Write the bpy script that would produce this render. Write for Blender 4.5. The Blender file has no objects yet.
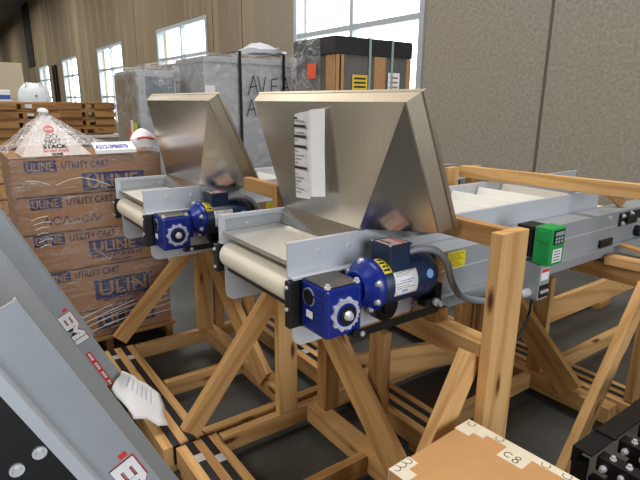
import bpy, bmesh, math, random
from mathutils import Vector, Matrix, Euler
random.seed(7)
C = bpy.context.scene
COL = C.collection
V = Vector
# ------------------------------------------------------------------ camera
YAW, PIT, ROLL = math.radians(54.187), math.radians(15.0055), math.radians(.5423)
f_ = V((-math.sin(YAW)*math.cos(PIT), math.cos(YAW)*math.cos(PIT), -math.sin(PIT)))
r0 = V((math.cos(YAW), math.sin(YAW), 0)); u0 = r0.cross(f_)
r_ = r0*math.cos(ROLL) + u0*math.sin(ROLL); u_ = u0*math.cos(ROLL) - r0*math.sin(ROLL)
cam_data = bpy.data.cameras.new('camera'); cam = bpy.data.objects.new('camera', cam_data); COL.objects.link(cam)
M = Matrix((r_, u_, -f_)).transposed().to_4x4(); M.translation = (0, 0, 1.6)
cam.matrix_world = M
cam_data.sensor_width = 36; cam_data.lens = 36*513.294/640; cam_data.clip_start = .05; cam_data.clip_end = 300
C.camera = cam
# ------------------------------------------------------------------ world, lamps, exposure
C.view_settings.view_transform = 'Standard'; C.view_settings.look = 'None'
C.view_settings.gamma = 1; C.view_settings.use_curve_mapping = False
C.view_settings.exposure = 0.12
w = bpy.data.worlds.new('sky'); C.world = w; w.use_nodes = True
w.node_tree.nodes['Background'].inputs[0].default_value = (.86, .94, 1, 1)
w.node_tree.nodes['Background'].inputs[1].default_value = 5
def area(name, loc, sx, sy, power, col=(1, 1, 1), rot=(0, 0, 0)):
    l = bpy.data.lights.new(name, 'AREA'); l.shape = 'RECTANGLE'; l.size = sx; l.size_y = sy; l.energy = power; l.color = col
    o = bpy.data.objects.new(name, l); o.location = loc; o.rotation_euler = rot; COL.objects.link(o); return o
for x in (-70, -54, -40, -29, -19, -9, -1.5):
    for y in (-5.5, 1.6):
        area('high_bay_light', (x, y, 7.6), 3.4, 2.2, 300 if x > -12 else 300, (1, .95, .88))
area('dock_daylight', (6.6, .2, 2.5), 4.2, 5.0, 400, (.91, .95, 1), (0, math.radians(90), 0))  # cool fill lamp added on the right; that wall has no opening
# ------------------------------------------------------------------ materials
def lin(c):
    return tuple(((v/255)/12.92 if v/255 <= .04045 else ((v/255+.055)/1.055)**2.4) for v in c)
class NT:
    def __init__(s, name):
        s.m = bpy.data.materials.new(name); s.m.use_nodes = True; s.t = s.m.node_tree; s.n = s.t.nodes
        s.b = s.n['Principled BSDF']; s.out = s.n['Material Output']
    def add(s, typ, **kw):
        n = s.n.new(typ)
        for k, v in kw.items():
            if k.startswith('i_'): n.inputs[k[2:].replace('_', ' ')].default_value = v
            else: setattr(n, k, v)
        return n
    def link(s, a, b): s.t.links.new(a, b)
    def coords(s, scale=(1, 1, 1), kind='Object', rand=False):
        tc = s.add('ShaderNodeTexCoord'); mp = s.add('ShaderNodeMapping'); mp.inputs['Scale'].default_value = scale
        s.link(tc.outputs[kind], mp.inputs['Vector'])
        if rand:
            oi = s.add('ShaderNodeObjectInfo'); mu = s.add('ShaderNodeMath', operation='MULTIPLY'); mu.inputs[1].default_value = 37.
            s.link(oi.outputs['Random'], mu.inputs[0]); s.link(mu.outputs[0], mp.inputs['Location'])
        return mp.outputs[0]
    def ramp(s, fac, stops):
        r = s.add('ShaderNodeValToRGB'); e = r.color_ramp.elements
        while len(e) < len(stops): e.new(.5)
        for el, (p, c) in zip(e, stops): el.position = p; el.color = (*c[:3], 1)
        s.link(fac, r.inputs[0]); return r.outputs[0]
    def noise(s, vec, scale, detail=3, rough=.5, dist=0):
        n = s.add('ShaderNodeTexNoise'); n.inputs['Scale'].default_value = scale; n.inputs['Detail'].default_value = detail
        n.inputs['Roughness'].default_value = rough; n.inputs['Distortion'].default_value = dist
        s.link(vec, n.inputs['Vector']); return n.outputs[0]
    def bump(s, h, strength=.3, dist=.01):
        b = s.add('ShaderNodeBump'); b.inputs['Strength'].default_value = strength; b.inputs['Distance'].default_value = dist
        s.link(h, b.inputs['Height']); s.link(b.outputs[0], s.b.inputs['Normal'])
    def mix(s, fac, a, b, mode='MIX'):
        m = s.add('ShaderNodeMix', data_type='RGBA', blend_type=mode)
        for val, i in ((fac, 0), (a, 6), (b, 7)):
            if hasattr(val, 'is_linked') or hasattr(val, 'links'): s.link(val, m.inputs[i])
            else: m.inputs[i].default_value = val if i == 0 else (*val[:3], 1)
        return m.outputs[2]
    def set(s, **kw):
        for k, v in kw.items(): s.b.inputs[k.replace('_', ' ')].default_value = (*v[:3], 1) if isinstance(v, tuple) else v
def plain(name, rgb, rough=.5, metal=0., var=.08, scale=20, spec=.5):
    m = NT(name); c = lin(rgb); v = m.coords()
    n = m.noise(v, scale, 3)
    col = m.ramp(n, [(.3, tuple(x*(1-var) for x in c)), (.7, tuple(min(1, x*(1+var)) for x in c))])
    m.link(col, m.b.inputs['Base Color']); m.set(Roughness=rough, Metallic=metal); m.b.inputs['Specular IOR Level'].default_value = spec
    return m.m
def wood(name, light, dark, knot):
    m = NT(name); v = m.coords((1.1, 11, 11), rand=True)
    wv = m.add('ShaderNodeTexWave', wave_type='BANDS', bands_direction='DIAGONAL'); wv.inputs['Scale'].default_value = .55
    wv.inputs['Distortion'].default_value = 9; wv.inputs['Detail'].default_value = 2.5; wv.inputs['Detail Scale'].default_value = .7
    m.link(v, wv.inputs['Vector'])
    fine = m.noise(m.coords((4, 90, 90), rand=True), 1.5, 3)
    a = m.ramp(wv.outputs[0], [(.10, lin(light)), (.62, lin(light)), (.98, tuple(.5*(p+q) for p, q in zip(lin(light), lin(dark))))])
    b = m.mix(m.ramp(fine, [(.35, (0, 0, 0)), (.75, (.35, .35, .35))]), a, lin(dark))
    vo = m.add('ShaderNodeTexVoronoi'); vo.inputs['Scale'].default_value = 1.0
    m.link(m.coords((2.6, 9, 9), rand=True), vo.inputs['Vector'])
    kf = m.ramp(vo.outputs['Distance'], [(.07, (1, 1, 1)), (.16, (0, 0, 0))])
    c = m.mix(kf, b, lin(knot))
    oi = m.add('ShaderNodeObjectInfo')
    tone = m.ramp(oi.outputs['Random'], [(0, (.70, .65, .58)), (1, (1.0, 1.0, 1.0))])
    d = m.mix(1., c, tone, 'MULTIPLY')
    m.link(d, m.b.inputs['Base Color']); m.set(Roughness=.62); m.b.inputs['Specular IOR Level'].default_value = .3
    m.bump(fine, .15, .002)
    return m.m
WOOD = wood('pine_lumber', (224, 182, 124), (176, 122, 66), (96, 55, 28))
OLDWOOD = wood('weathered_lumber', (186, 142, 90), (132, 90, 52), (70, 48, 30))
def steel(name, rgb, rough=.28, streak=(90, 90, 2)):
    m = NT(name); v = m.coords(streak)
    n = m.noise(v, 2.0, 4); big = m.noise(m.coords(), 2.2, 2)
    c = lin(rgb)
    m.link(m.ramp(n, [(.3, tuple(x*.9 for x in c)), (.7, c)]), m.b.inputs['Base Color'])
    rr = m.add('ShaderNodeMapRange'); rr.inputs[3].default_value = rough*.7; rr.inputs[4].default_value = rough*1.35
    m.link(big, rr.inputs[0]); m.link(rr.outputs[0], m.b.inputs['Roughness'])
    m.set(Metallic=1.); m.bump(n, .06, .002)
    return m.m
STEEL = steel('brushed_stainless', (206, 199, 188), .21)
RIM = steel('brushed_rim', (176, 166, 148), .46)
PAN = steel('galvanised_pan', (214, 212, 208), .42)
BOLT = plain('zinc_bolt', (222, 224, 228), .25, .45)
GREY = plain('grey_powder_coat', (160, 165, 171), .38, .15, .03, 6)
WHITEGREY = plain('light_grey_powder_coat', (196, 201, 208), .36, .12, .03, 6)
BELT = plain('cream_belt', (232, 226, 210), .55, 0, .03, 8)
CLEAT = plain('white_cleat', (238, 238, 236), .5, 0, .02, 8)
BLACK = plain('black_steel', (22, 22, 24), .4, .2, .15)
RUBBER = plain('black_strap', (20, 20, 22), .55, 0, .2)
BLUE = plain('gearbox_blue', (16, 40, 134), .32, .1, .08, 12)
NAVY = plain('motor_navy', (26, 46, 76), .38, .1, .08, 12)
GREEN = plain('drive_green', (22, 152, 72), .4, 0, .04)
YELLOW = plain('yellow_sticker', (240, 220, 40), .5, 0, .03)
TAN = plain('brown_paper', (176, 134, 92), .8, 0, .08)
CARD = plain('corrugated_cardboard', (196, 148, 98), .8, 0, .06, 9)
UCARD = plain('carton_cardboard', (154, 112, 76), .75, 0, .06, 6)
PAPER = plain('white_paper', (236, 236, 238), .7, 0, .02)
TAPE = plain('cream_tape', (232, 222, 200), .5, 0, .05)
INK = plain('dark_ink', (40, 40, 44), .7, 0, .05)
UBLUE = plain('carton_blue_print', (26, 32, 84), .7, 0, .06)
PEN = plain('blue_pen_ink', (40, 60, 170), .6, 0, .05)
RED = plain('red_print', (208, 60, 48), .6, 0, .05)
ORANGE = plain('orange_tag', (244, 96, 52), .6, 0, .04)
LIME = plain('lime_tag', (196, 214, 50), .6, 0, .04)
BAG = plain('white_woven_bag', (222, 226, 230), .7, 0, .05)
CABINET = plain('grey_cabinet_paint', (168, 170, 174), .45, .1, .06, 5)
LABELBLUE = plain('light_blue_label', (120, 170, 226), .5)
CONDUIT = plain('grey_conduit', (128, 134, 142), .45, 0, .05)
BEIGE = plain('beige_panel', (186, 172, 148), .7, 0, .05)
def concrete_wall():
    m = NT('tilt_up_concrete'); v = m.coords()
    fine = m.noise(v, 26, 4, .65); big = m.noise(v, .5, 3)
    base = m.ramp(fine, [(.3, lin((124, 119, 110))), (.7, lin((164, 158, 147)))])
    base = m.mix(m.ramp(big, [(.35, (0, 0, 0)), (.7, (.35, .35, .35))]), base, lin((150, 138, 118)))
    # pale vertical runs of laitance, only on the farther bays
    st = m.noise(m.coords((1.3, 1, .12)), 1.2, 4, .6)
    sx = m.add('ShaderNodeSeparateXYZ'); m.link(v, sx.inputs[0])
    far = m.ramp(_mr(m, sx.outputs[0], -8, -14), [(0, (0, 0, 0)), (1, (1, 1, 1))])
    streak = m.ramp(st, [(.5, (0, 0, 0)), (.62, (.7, .7, .7))])
    f2 = m.mix(1., streak, far, 'MULTIPLY')
    brown = m.mix(far, base, m.ramp(fine, [(.3, lin((126, 112, 90))), (.7, lin((152, 136, 108)))]))
    m.link(m.mix(f2, brown, lin((176, 158, 126))), m.b.inputs['Base Color'])
    m.set(Roughness=.85); m.bump(fine, .5, .012)
    return m.m
def _mr(m, sock, a, b):
    r = m.add('ShaderNodeMapRange'); r.inputs[1].default_value = a; r.inputs[2].default_value = b; m.link(sock, r.inputs[0]); return r.outputs[0]
WALL = concrete_wall()
def floor_mat():
    m = NT('sealed_concrete_floor'); v = m.coords()
    n = m.noise(v, 1.6, 5, .6); n2 = m.noise(v, 30, 3)
    a = m.ramp(n, [(.3, lin((68, 70, 69))), (.7, lin((94, 96, 93)))])
    m.link(m.mix(m.ramp(n2, [(.4, (0, 0, 0)), (.8, (.3, .3, .3))]), a, lin((46, 46, 45))), m.b.inputs['Base Color'])
    m.set(Roughness=.42); m.bump(n2, .08, .003)
    return m.m
FLOOR = floor_mat()
ROOMWALL = plain('painted_concrete', (104, 92, 74), .8, 0, .05, 1)
CEIL = plain('ceiling_deck', (120, 116, 110), .7, 0, .1, 1)
FRAME = plain('window_aluminium', (176, 184, 190), .4, .2, .03)
DARKTRIM = plain('dark_recess', (20, 16, 12), .8)
def film(name, lo, hi, scale=(2.5, 2.5, 14), white=(236, 238, 242), crease=.55, wid=.018):
    m = NT(name); v = m.coords(scale)
    n = m.noise(v, 2.0, 5, .65, 1.2); n2 = m.noise(v, 1.3, 3, .55, 1.6); fine = m.noise(m.coords((6, 6, 30)), 3, 4, .6, .8)
    tr = m.add('ShaderNodeBsdfTransparent'); mx = m.add('ShaderNodeMixShader')
    veil = m.ramp(n, [(.42, (lo,)*3), (.74, (hi,)*3)])
    line = m.ramp(n2, [(.47-wid, (0, 0, 0)), (.47, (crease,)*3), (.47+wid, (0, 0, 0))])
    fac = m.mix(1., veil, line, 'ADD')  # whitish veil and crease lines paint the film's glare into its opacity
    m.link(fac, mx.inputs[0]); m.link(tr.outputs[0], mx.inputs[1]); m.link(m.b.outputs[0], mx.inputs[2])
    m.link(mx.outputs[0], m.out.inputs[0])
    m.set(Base_Color=lin(white), Roughness=.16); m.bump(fine, .6, .02)
    return m.m
FILM = film('clear_stretch_wrap', .02, .20, (2.5, 2.5, 15), crease=.42, wid=.012)
TENT = film('clear_plastic_sheet', .14, .46, (7, 7, 3))
FOLD = plain('gathered_film', (220, 212, 200), .25)
GFILM = film('clear_wrap_on_machine', .05, .40, (2.2, 2.2, 3.5), crease=.42, wid=.016)
GLASS = NT('window_glass'); GLASS.set(Base_Color=(1., 1., 1.), Roughness=0.)
_t = GLASS.add('ShaderNodeBsdfTransparent'); _g = GLASS.add('ShaderNodeBsdfGlossy'); _g.inputs['Roughness'].default_value = .02
_x = GLASS.add('ShaderNodeMixShader'); _x.inputs[0].default_value = .06
GLASS.link(_t.outputs[0], _x.inputs[1]); GLASS.link(_g.outputs[0], _x.inputs[2]); GLASS.link(_x.outputs[0], GLASS.out.inputs[0]); GLASS = GLASS.m

# ------------------------------------------------------------------ helpers
def wloc(o):
    p = V((0, 0, 0))
    while o: p += o.location; o = o.parent
    return p
class MB:
    """collects shapes in scene coordinates; build() links them as ONE mesh object"""
    def __init__(s): s.b = bmesh.new()
    def box(s, x0, x1, y0, y1, z0, z1, bev=0):
        r = bmesh.ops.create_cube(s.b, size=1, matrix=Matrix.Translation(((x0+x1)/2, (y0+y1)/2, (z0+z1)/2)) @ Matrix.Diagonal((abs(x1-x0), abs(y1-y0), abs(z1-z0), 1)))
        if bev: bmesh.ops.bevel(s.b, geom=list({e for v in r['verts'] for e in v.link_edges}), offset=bev, segments=2, affect='EDGES', profile=.6)
        return s
    def cyl(s, p0, p1, r, r2=None, seg=20, bev=0):
        p0, p1 = V(p0), V(p1); d = p1-p0
        q = V((0, 0, 1)).rotation_difference(d.normalized()).to_matrix().to_4x4()
        bmesh.ops.create_cone(s.b, cap_ends=True, segments=seg, radius1=r, radius2=r if r2 is None else r2, depth=d.length, matrix=Matrix.Translation((p0+p1)/2) @ q)
        return s
    def tube(s, pts, r, seg=10):
        pts = [V(p) for p in pts]; rings = []
        up = V((0, 0, 1))
        for i, p in enumerate(pts):
            t = (pts[min(i+1, len(pts)-1)]-pts[max(i-1, 0)]).normalized()
            a = t.cross(up) if abs(t.dot(up)) < .95 else t.cross(V((1, 0, 0)))
            a.normalize(); b = t.cross(a)
            rings.append([s.b.verts.new(p + r*(a*math.cos(k*2*math.pi/seg)+b*math.sin(k*2*math.pi/seg))) for k in range(seg)])
        for A, B in zip(rings, rings[1:]):
            for k in range(seg): s.b.faces.new((A[k], A[(k+1) % seg], B[(k+1) % seg], B[k]))
        s.b.faces.new(rings[0][::-1]); s.b.faces.new(rings[-1])
        return s
    def prism(s, pts, ext):
        e = V(ext); a = [s.b.verts.new(V(p)) for p in pts]; b = [s.b.verts.new(V(p)+e) for p in pts]
        s.b.faces.new(a); s.b.faces.new(b[::-1]); n = len(a)
        for i in range(n): s.b.faces.new((a[i], b[i], b[(i+1) % n], a[(i+1) % n]))
        return s
    def sheet(s, rows, thick=0):
        g = [[s.b.verts.new(V(p)) for p in r] for r in rows]
        for A, B in zip(g, g[1:]):
            for k in range(len(A)-1): s.b.faces.new((A[k], A[k+1], B[k+1], B[k]))
        return s
    def poly(s, pts):
        s.b.faces.new([s.b.verts.new(V(p)) for p in pts]); return s
    def lathe(s, p0, axis, prof, seg=28):
        p0, ax = V(p0), V(axis).normalized(); a = ax.orthogonal().normalized(); b = ax.cross(a)
        rings = [[s.b.verts.new(p0+ax*h+rr*(a*math.cos(k*2*math.pi/seg)+b*math.sin(k*2*math.pi/seg))) for k in range(seg)] for h, rr in prof]
        for A, B in zip(rings, rings[1:]):
            for k in range(seg): s.b.faces.new((A[k], A[(k+1) % seg], B[(k+1) % seg], B[k]))
        s.b.faces.new(rings[0][::-1]); s.b.faces.new(rings[-1]); return s
    def build(s, name, mat, parent=None, solid=0, smooth=False, local=False, bevel=0):
        bmesh.ops.recalc_face_normals(s.b, faces=s.b.faces)
        me = bpy.data.meshes.new(name); s.b.to_mesh(me); s.b.free()
        o = bpy.data.objects.new(name, me); COL.objects.link(o)
        me.materials.append(mat)
        if parent:
            o.parent = parent
            if not local: me.transform(Matrix.Translation(-wloc(parent)))
        if smooth:
            for p in me.polygons: p.use_smooth = True
            md = o.modifiers.new('edges', 'EDGE_SPLIT'); md.split_angle = math.radians(40)
        if solid: md = o.modifiers.new('thickness', 'SOLIDIFY'); md.thickness = solid; md.offset = 0
        if bevel: md = o.modifiers.new('bevel', 'BEVEL'); md.width = bevel; md.segments = 2; md.limit_method = 'ANGLE'
        return o
def thing(name, label, cat, loc, group=None, rot=None):
    o = bpy.data.objects.new(name, None); COL.objects.link(o); o.location = loc; o.empty_display_size = .1
    if rot: o.rotation_euler = rot
    return tag(o, label, cat, group)
def tag(o, label, cat, group=None):
    o['label'] = label; o['category'] = cat
    if group: o['group'] = group
    return o
def struct(o): o['kind'] = 'structure'; return o
def rebase(o):
    """a one-mesh thing gets its origin at its own base"""
    vs = [v.co for v in o.data.vertices]
    c = V(((min(v.x for v in vs)+max(v.x for v in vs))/2, (min(v.y for v in vs)+max(v.y for v in vs))/2, min(v.z for v in vs)))
    o.data.transform(Matrix.Translation(-c)); o.location = c; return o
def beam(name, p0, p1, w, h, parent, mat=None, up=(0, 0, 1), bev=.003):
    """lumber from p0 to p1 (axis), w across, h along up; its own axes run with the grain"""
    p0, p1 = V(p0), V(p1); d = p1-p0; x = d.normalized(); z = V(up); z = (z-x*z.dot(x)).normalized(); y = z.cross(x)
    m = Matrix((x, y, z)).transposed().to_4x4(); m.translation = (p0+p1)/2
    L = d.length; b = MB(); b.box(-L/2, L/2, -w/2, w/2, -h/2, h/2, bev)
    o = b.build(name, mat or WOOD, None)
    if parent: o.parent = parent; m = Matrix.Translation(-wloc(parent)) @ m
    o.matrix_basis = m
    return o
def bx(name, x0, x1, y0, y1, z0, z1, mat, parent, bev=.002):
    b = MB(); b.box(x0, x1, y0, y1, z0, z1, bev); return b.build(name, mat, parent)
def text(name, s, size, origin, xdir, ydir, mat, parent=None, sx=1., off=0., align='LEFT', ext=.0006, local=False):
    cu = bpy.data.curves.new(name, 'FONT'); cu.body = s; cu.size = size; cu.offset = off; cu.extrude = ext; cu.align_x = align; cu.resolution_u = 3
    t = bpy.data.objects.new(name, cu); COL.objects.link(t)
    me = bpy.data.meshes.new_from_object(t.evaluated_get(bpy.context.evaluated_depsgraph_get()))
    bpy.data.objects.remove(t); bpy.data.curves.remove(cu)
    x = V(xdir).normalized(); y = V(ydir); y = (y-x*y.dot(x)).normalized(); z = x.cross(y)
    m = Matrix((x*sx, y, z)).transposed().to_4x4(); m.translation = V(origin)
    me.transform(m); me.name = name
    o = bpy.data.objects.new(name, me); COL.objects.link(o); me.materials.clear(); me.materials.append(mat)
    if parent:
        o.parent = parent
        if not local: me.transform(Matrix.Translation(-wloc(parent)))
    return o
def kids(o): return [c for c in bpy.data.objects if c.parent == o]
def copy_tree(o, parent=None):
    c = o.copy(); COL.objects.link(c)
    if parent: c.parent = parent
    for k in kids(o): copy_tree(k, c)
    return c
def bolt(p, axis, r, parent, h=.008, name='bolt'):
    p, a = V(p), V(axis).normalized(); b = MB(); b.cyl(p-a*.002, p+a*h*.35, r*1.45, seg=14); b.cyl(p, p+a*h, r, seg=6)
    return b.build(name, BOLT, parent)

# ------------------------------------------------------------------ the room
WY = 6.0
def room():
    b = MB(); b.box(-90, 7, -9, WY+.3, -.2, 0); struct(b.build('floor', FLOOR))
    b = MB(); b.box(-90, 7, -9, WY+.3, 8.2, 8.4); struct(b.build('ceiling', CEIL))
    b = MB(); b.box(-90.3, -90, -9, WY+.3, 0, 8.2); struct(b.build('wall_left', ROOMWALL))
    b = MB(); b.box(7, 7.3, -9, WY+.3, 0, 8.2); struct(b.build('wall_right', ROOMWALL))
    b = MB(); b.box(-90, 7, -9.3, -9, 0, 8.2); struct(b.build('wall_front', ROOMWALL))
    wins = [(-9.25, -5.72), (-17.35, -13.45), (-25.2, -21.3), (-33.3, -29.4), (-41.6, -37.8)]
    z0, z1 = .62, 3.78
    b = MB(); xs = 7
    for a, c in wins:
        b.box(c, xs, WY, WY+.3, 0, 8.2); b.box(a, c, WY, WY+.3, 0, z0); b.box(a, c, WY, WY+.3, z1, 8.2); xs = a
    b.box(-90, xs, WY, WY+.3, 0, 8.2)
    struct(b.build('wall_back', WALL))
    for i, (a, c) in enumerate(wins):
        r = bpy.data.objects.new('window_%d' % (i+1), None); COL.objects.link(r); r.location = ((a+c)/2, WY, z0); struct(r)
        b = MB(); d0, d1 = WY-.03, WY+.16; fw = .1
        b.box(a, a+fw, d0, d1, z0, z1); b.box(c-fw, c, d0, d1, z0, z1); b.box(a+fw, c-fw, d0, d1, z0, z0+fw); b.box(a+fw, c-fw, d0, d1, z1-fw, z1)
        b.build('frame', FRAME, r)
        mx = (a+c)/2
        b = MB(); b.box(mx-.045, mx+.045, WY+.02, WY+.14, z0+fw, z1-fw); b.build('mullion', FRAME, r)
        for zz in (1.75, 2.87):
            b = MB(); b.box(a+fw, mx-.046, WY+.03, WY+.13, zz-.045, zz+.045); b.box(mx+.046, c-fw, WY+.03, WY+.13, zz-.045, zz+.045); b.build('transom', FRAME, r)
        b = MB(); b.box(a+fw, c-fw, WY+.075, WY+.081, z0+fw, z1-fw); b.build('glass', GLASS, r)
    # pale boards added on the unseen front wall to streak the hopper reflections
    for i, (xa, xb) in enumerate(((-24.5, -21.8), (-18.6, -16.2), (-14.6, -12.6), (-8, -5), (-3.5, -.5))):
        r = bpy.data.objects.new('door_%d' % (i+1), None); COL.objects.link(r); r.location = ((xa+xb)/2, -8.97, 0); struct(r)
        b = MB(); b.box(xa, xb, -8.999, -8.95, 0, 4.2); b.build('door_panel', plain('dock_door_white', (214, 214, 210), .5), r)
        b = MB(); b.box(xa-.12, xa, -8.999, -8.9, 0, 4.3); b.box(xb, xb+.12, -8.999, -8.9, 0, 4.3); b.build('door_track', FRAME, r)
    # panel joints, the dark slot and the pipe run on the far wall
    for i, (x, wd) in enumerate(((-3.7, .035), (-11.5, .03), (-13.1, .03), (-19.6, .05), (-27.3, .06), (-36, .08))):
        b = MB(); b.box(x-wd/2, x+wd/2, WY-.006, WY-.0, 0, 8.2); struct(b.build('trim_%d' % (i+1), plain('joint_sealant', (92, 84, 74), .8)))
    b = MB(); b.box(-46.2, -43.2, WY-.06, WY-.0, 3.95, 8.2); struct(b.build('trim_7', DARKTRIM))
    b = MB(); b.box(-36.2, -35.9, WY-.12, WY, 0, 3.6); b.box(-35.4, -35.1, WY-.12, WY, 0, 3.6); b.box(-36.2, -35.1, WY-.1, WY-.02, 3.45, 3.6); struct(b.build('trim_8', DARKTRIM))
room()
# outside: pale snowy ground seen through the panes
b = MB(); b.box(-120, 40, WY+.6, 90, -.5, -.3); struct(b.build('ground_outside', plain('snowy_ground', (226, 230, 236), .9)))

# ------------------------------------------------------------------ belt conveyor with hopper
def make_conveyor(label, group):
    XR, XL, Y0 = -1.336, -1.846, .834
    t = thing('hopper_conveyor', label, 'conveyor', ((XR+XL)/2, 2.2, .8), group)
    YE = 2.80
    for s, X in ((1, XR), (-1, XL)):
        YE = 2.80 if s > 0 else 3.5
        prof = [(X, Y0, 1.166), (X, YE, 1.166), (X, YE, .80), (X, Y0+.06, .80), (X, Y0+.04, .806), (X, Y0+.025, .82), (X, Y0+.02, .84), (X, Y0+.02, 1.045), (X, Y0, 1.05)]
        b = MB(); b.prism([V(p)-V((.003, 0, 0)) for p in prof], (.006, 0, 0))
        if s > 0: b.box(X+.003, X+.034, Y0+.003, 1.40, 1.049, 1.055)
        else: b.box(X-.018, X-.003, Y0+.003, 1.40, 1.049, 1.055)
        # turned-in safety edge along the top
        b.box(X-s*.014, X-s*.003, Y0+.002, YE, 1.162, 1.166)
        p = b.build('side_plate', WHITEGREY, t)
        for y in (.955, 1.085):
            bolt((X+s*.003, y, 1.123), (s, 0, 0), .006, p); bolt((X-s*.003, y, 1.123), (-s, 0, 0), .006, p)
    # slotted backing strip inside the far plate
    b = MB(); b.box(XL+.003, XL+.008, Y0+.03, 1.13, 1.10, 1.145); b.build('backing_strip', GREY, t)
    # C-section frames
    for s, X in ((1, XR), (-1, XL)):
        o = X+s*.121
        pr = [(X+s*.004, 1.068), (o, 1.068), (o, .895), (o+s*.022, .895), (o+s*.022, .888), (o-s*.006, .888), (o-s*.006, 1.061), (X+s*.004, 1.061)]
        b = MB(); b.prism([(x, 1.402, z) for x, z in pr], (0, 2.45, 0)); b.build('side_frame', GREY, t)
        b = MB(); b.prism([(x, 1.402, z) for x, z in [(X+s*.004, .80+.03), (o-s*.01, .83), (o-s*.01, .885), (o-s*.016, .885), (o-s*.016, .836), (X+s*.004, .836)]], (0, 2.45, 0)); b.build('lower_frame', GREY, t)
        fl = MB(); fl.box(o-s*.02, o+s*.002, 1.404, 3.85, .99, .9935); fl.build('frame_crease', WHITEGREY, t)
    # belt loop and rollers
    R = .052; pr = []
    for k in range(17):
        a = math.pi/2+math.pi*k/16; pr.append((Y0+.045+R*math.cos(a), 1.0+R*math.sin(a)))
    for k in range(17):
        a = -math.pi/2+math.pi*k/16; pr.append((2.95+R*math.cos(a), 1.0+R*math.sin(a)))
    b = MB(); b.prism([(XL+.012, y, z) for y, z in pr], (XR-XL-.024, 0, 0)); b.build('belt', BELT, t, smooth=True)
    for xa in (XL+.004, XR-.0115):
        b = MB(); b.cyl((xa, Y0+.045, 1.0), (xa+.0075, Y0+.045, 1.0), .05); b.build('roller_end', BOLT, t, smooth=True)
    bx('scraper_bar', XL+.004, XR-.004, Y0+.03, Y0+.06, .930, .946, BLACK, t)
    # white cleats standing on the belt
    for k in range(5):
        y = 1.73+k*.225
        b = MB(); b.prism([(XL+.02, y, 1.053), (XL+.02, y+.008, 1.053), (XL+.02, y+.030, 1.143), (XL+.02, y+.022, 1.143)], (XR-XL-.04, 0, 0)); b.build('cleat', CLEAT, t)
    # tail bearings
    for s, X in ((1, XR), (-1, XL)):
        b = MB(); b.box(X+s*.003, X+s*.033, Y0-.012, Y0+.05 if s < 0 else Y0+.03, .93 if s < 0 else .885, 1.045, .003)
        if s < 0: b.cyl((X-.034, Y0+.02, 1.0), (X-.05, Y0+.02, 1.0), .025)
        p = b.build('tail_bearing', BLACK, t)
        for z in (.95, 1.025): bolt((X+s*.018, Y0-.012, z), (0, -1, 0), .005, p)
    # discharge pan under the hopper
    b = MB(); b.sheet([[(XL+.01, Y0+.015, 1.083), (XR-.01, Y0+.015, 1.083)], [(XL+.01, Y0+.016, 1.098), (XR-.01, Y0+.016, 1.098)], [(XL+.01, 1.12, 1.102), (XR-.01, 1.12, 1.102)]])
    b.build('pan', PAN, t, solid=.003)
    # hopper
    A, Al = V((-1.120, 1.112, 1.602)), V((-2.03, 1.112, 1.602))
    Cr, Cl = V((-1.140, 1.318, 1.176)), V((-1.905, 1.318, 1.176))
    Br, Bl = V((XR-.006, 1.138, 1.172)), V((XL+.006, 1.138, 1.172))
    Pr, Pl = V((XR-.014, 1.112, 1.106)), V((XL+.014, 1.112, 1.106))
    Dr, Dl = V((XR-.014, 1.32, 1.106)), V((XL+.014, 1.32, 1.106))
    b = MB(); b.poly([Al, A, Br, Bl]); b.poly([Bl, Br, Pr, Pl]); b.poly([A, Cr, Br]); b.poly([Al, Bl, Cl]); b.poly([Br, Cr, Dr]); b.poly([Bl, Dl, Cl])
    b.poly([Br, Dr, Pr]); b.poly([Bl, Pl, Dl])
    bmesh.ops.remove_doubles(b.b, verts=b.b.verts, dist=.0005)
    h = b.build('hopper', STEEL, t, solid=.003)
    n = V((0, .86, .5)).normalized(); d = (Cr-A).normalized()
    def ring(k, lift): # rim outline pushed out in its own plane by k and lifted along the opening's normal
        return [Al+V((-k, 0, 0))-d*k*.3+n*lift, A+V((k, 0, 0))-d*k*.3+n*lift, Cr+V((k, 0, 0))+d*k*.2+n*lift, Cl+V((-k, 0, 0))+d*k*.2+n*lift]
    rings = [ring(.0, -.001), ring(.005, .0), ring(.028, .044), ring(.036, .046), ring(.038, .058)]
    b = MB()
    for A_, B_ in zip(rings, rings[1:]):
        for i in range(4): b.poly([A_[i], A_[(i+1) % 4], B_[(i+1) % 4], B_[i]])
    bmesh.ops.remove_doubles(b.b, verts=b.b.verts, dist=.0005)
    b.build('rim', RIM, h, solid=.0025)
    # worm gearbox on the near side
    gx0, gx1, gy0, gy1, gz0, gz1 = XR+.037, -1.162, .865, 1.003, .888, 1.052
    bx('mounting_plate', XR+.003, XR+.037, Y0+.032, gy1+.02, .885, 1.047, BLACK, t)
    b = MB(); b.box(gx0, gx1, gy0, gy1, gz0, gz1, .01)
    for z in (.93, .97, 1.01): b.box(gx0+.01, gx1-.012, gy0-.004, gy0+.004, z, z+.008, .001)
    b.box(gx1-.03, gx1+.004, gy0+.004, gy0+.018, gz0+.01, gz1-.01, .003); b.box(gx1-.03, gx1+.004, gy1-.018, gy1-.004, gz0+.01, gz1-.01, .003)
    b.box(gx0+.02, gx1-.03, gy1-.002, gy1+.03, .93, 1.045, .008)
    g = b.build('gearbox', BLUE, t)
    bx('top_cover', gx0+.006, gx1-.006, gy0+.005, gy1-.004, gz1, gz1+.005, steel('dark_cover_plate', (120, 112, 104), .35), g)
    cy, cz = (gy0+gy1)/2, .964
    b = MB(); seg = 80
    rr = [.0505+.006*max(-.4, math.cos(k*2*math.pi/seg*10)) for k in range(seg)]
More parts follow.
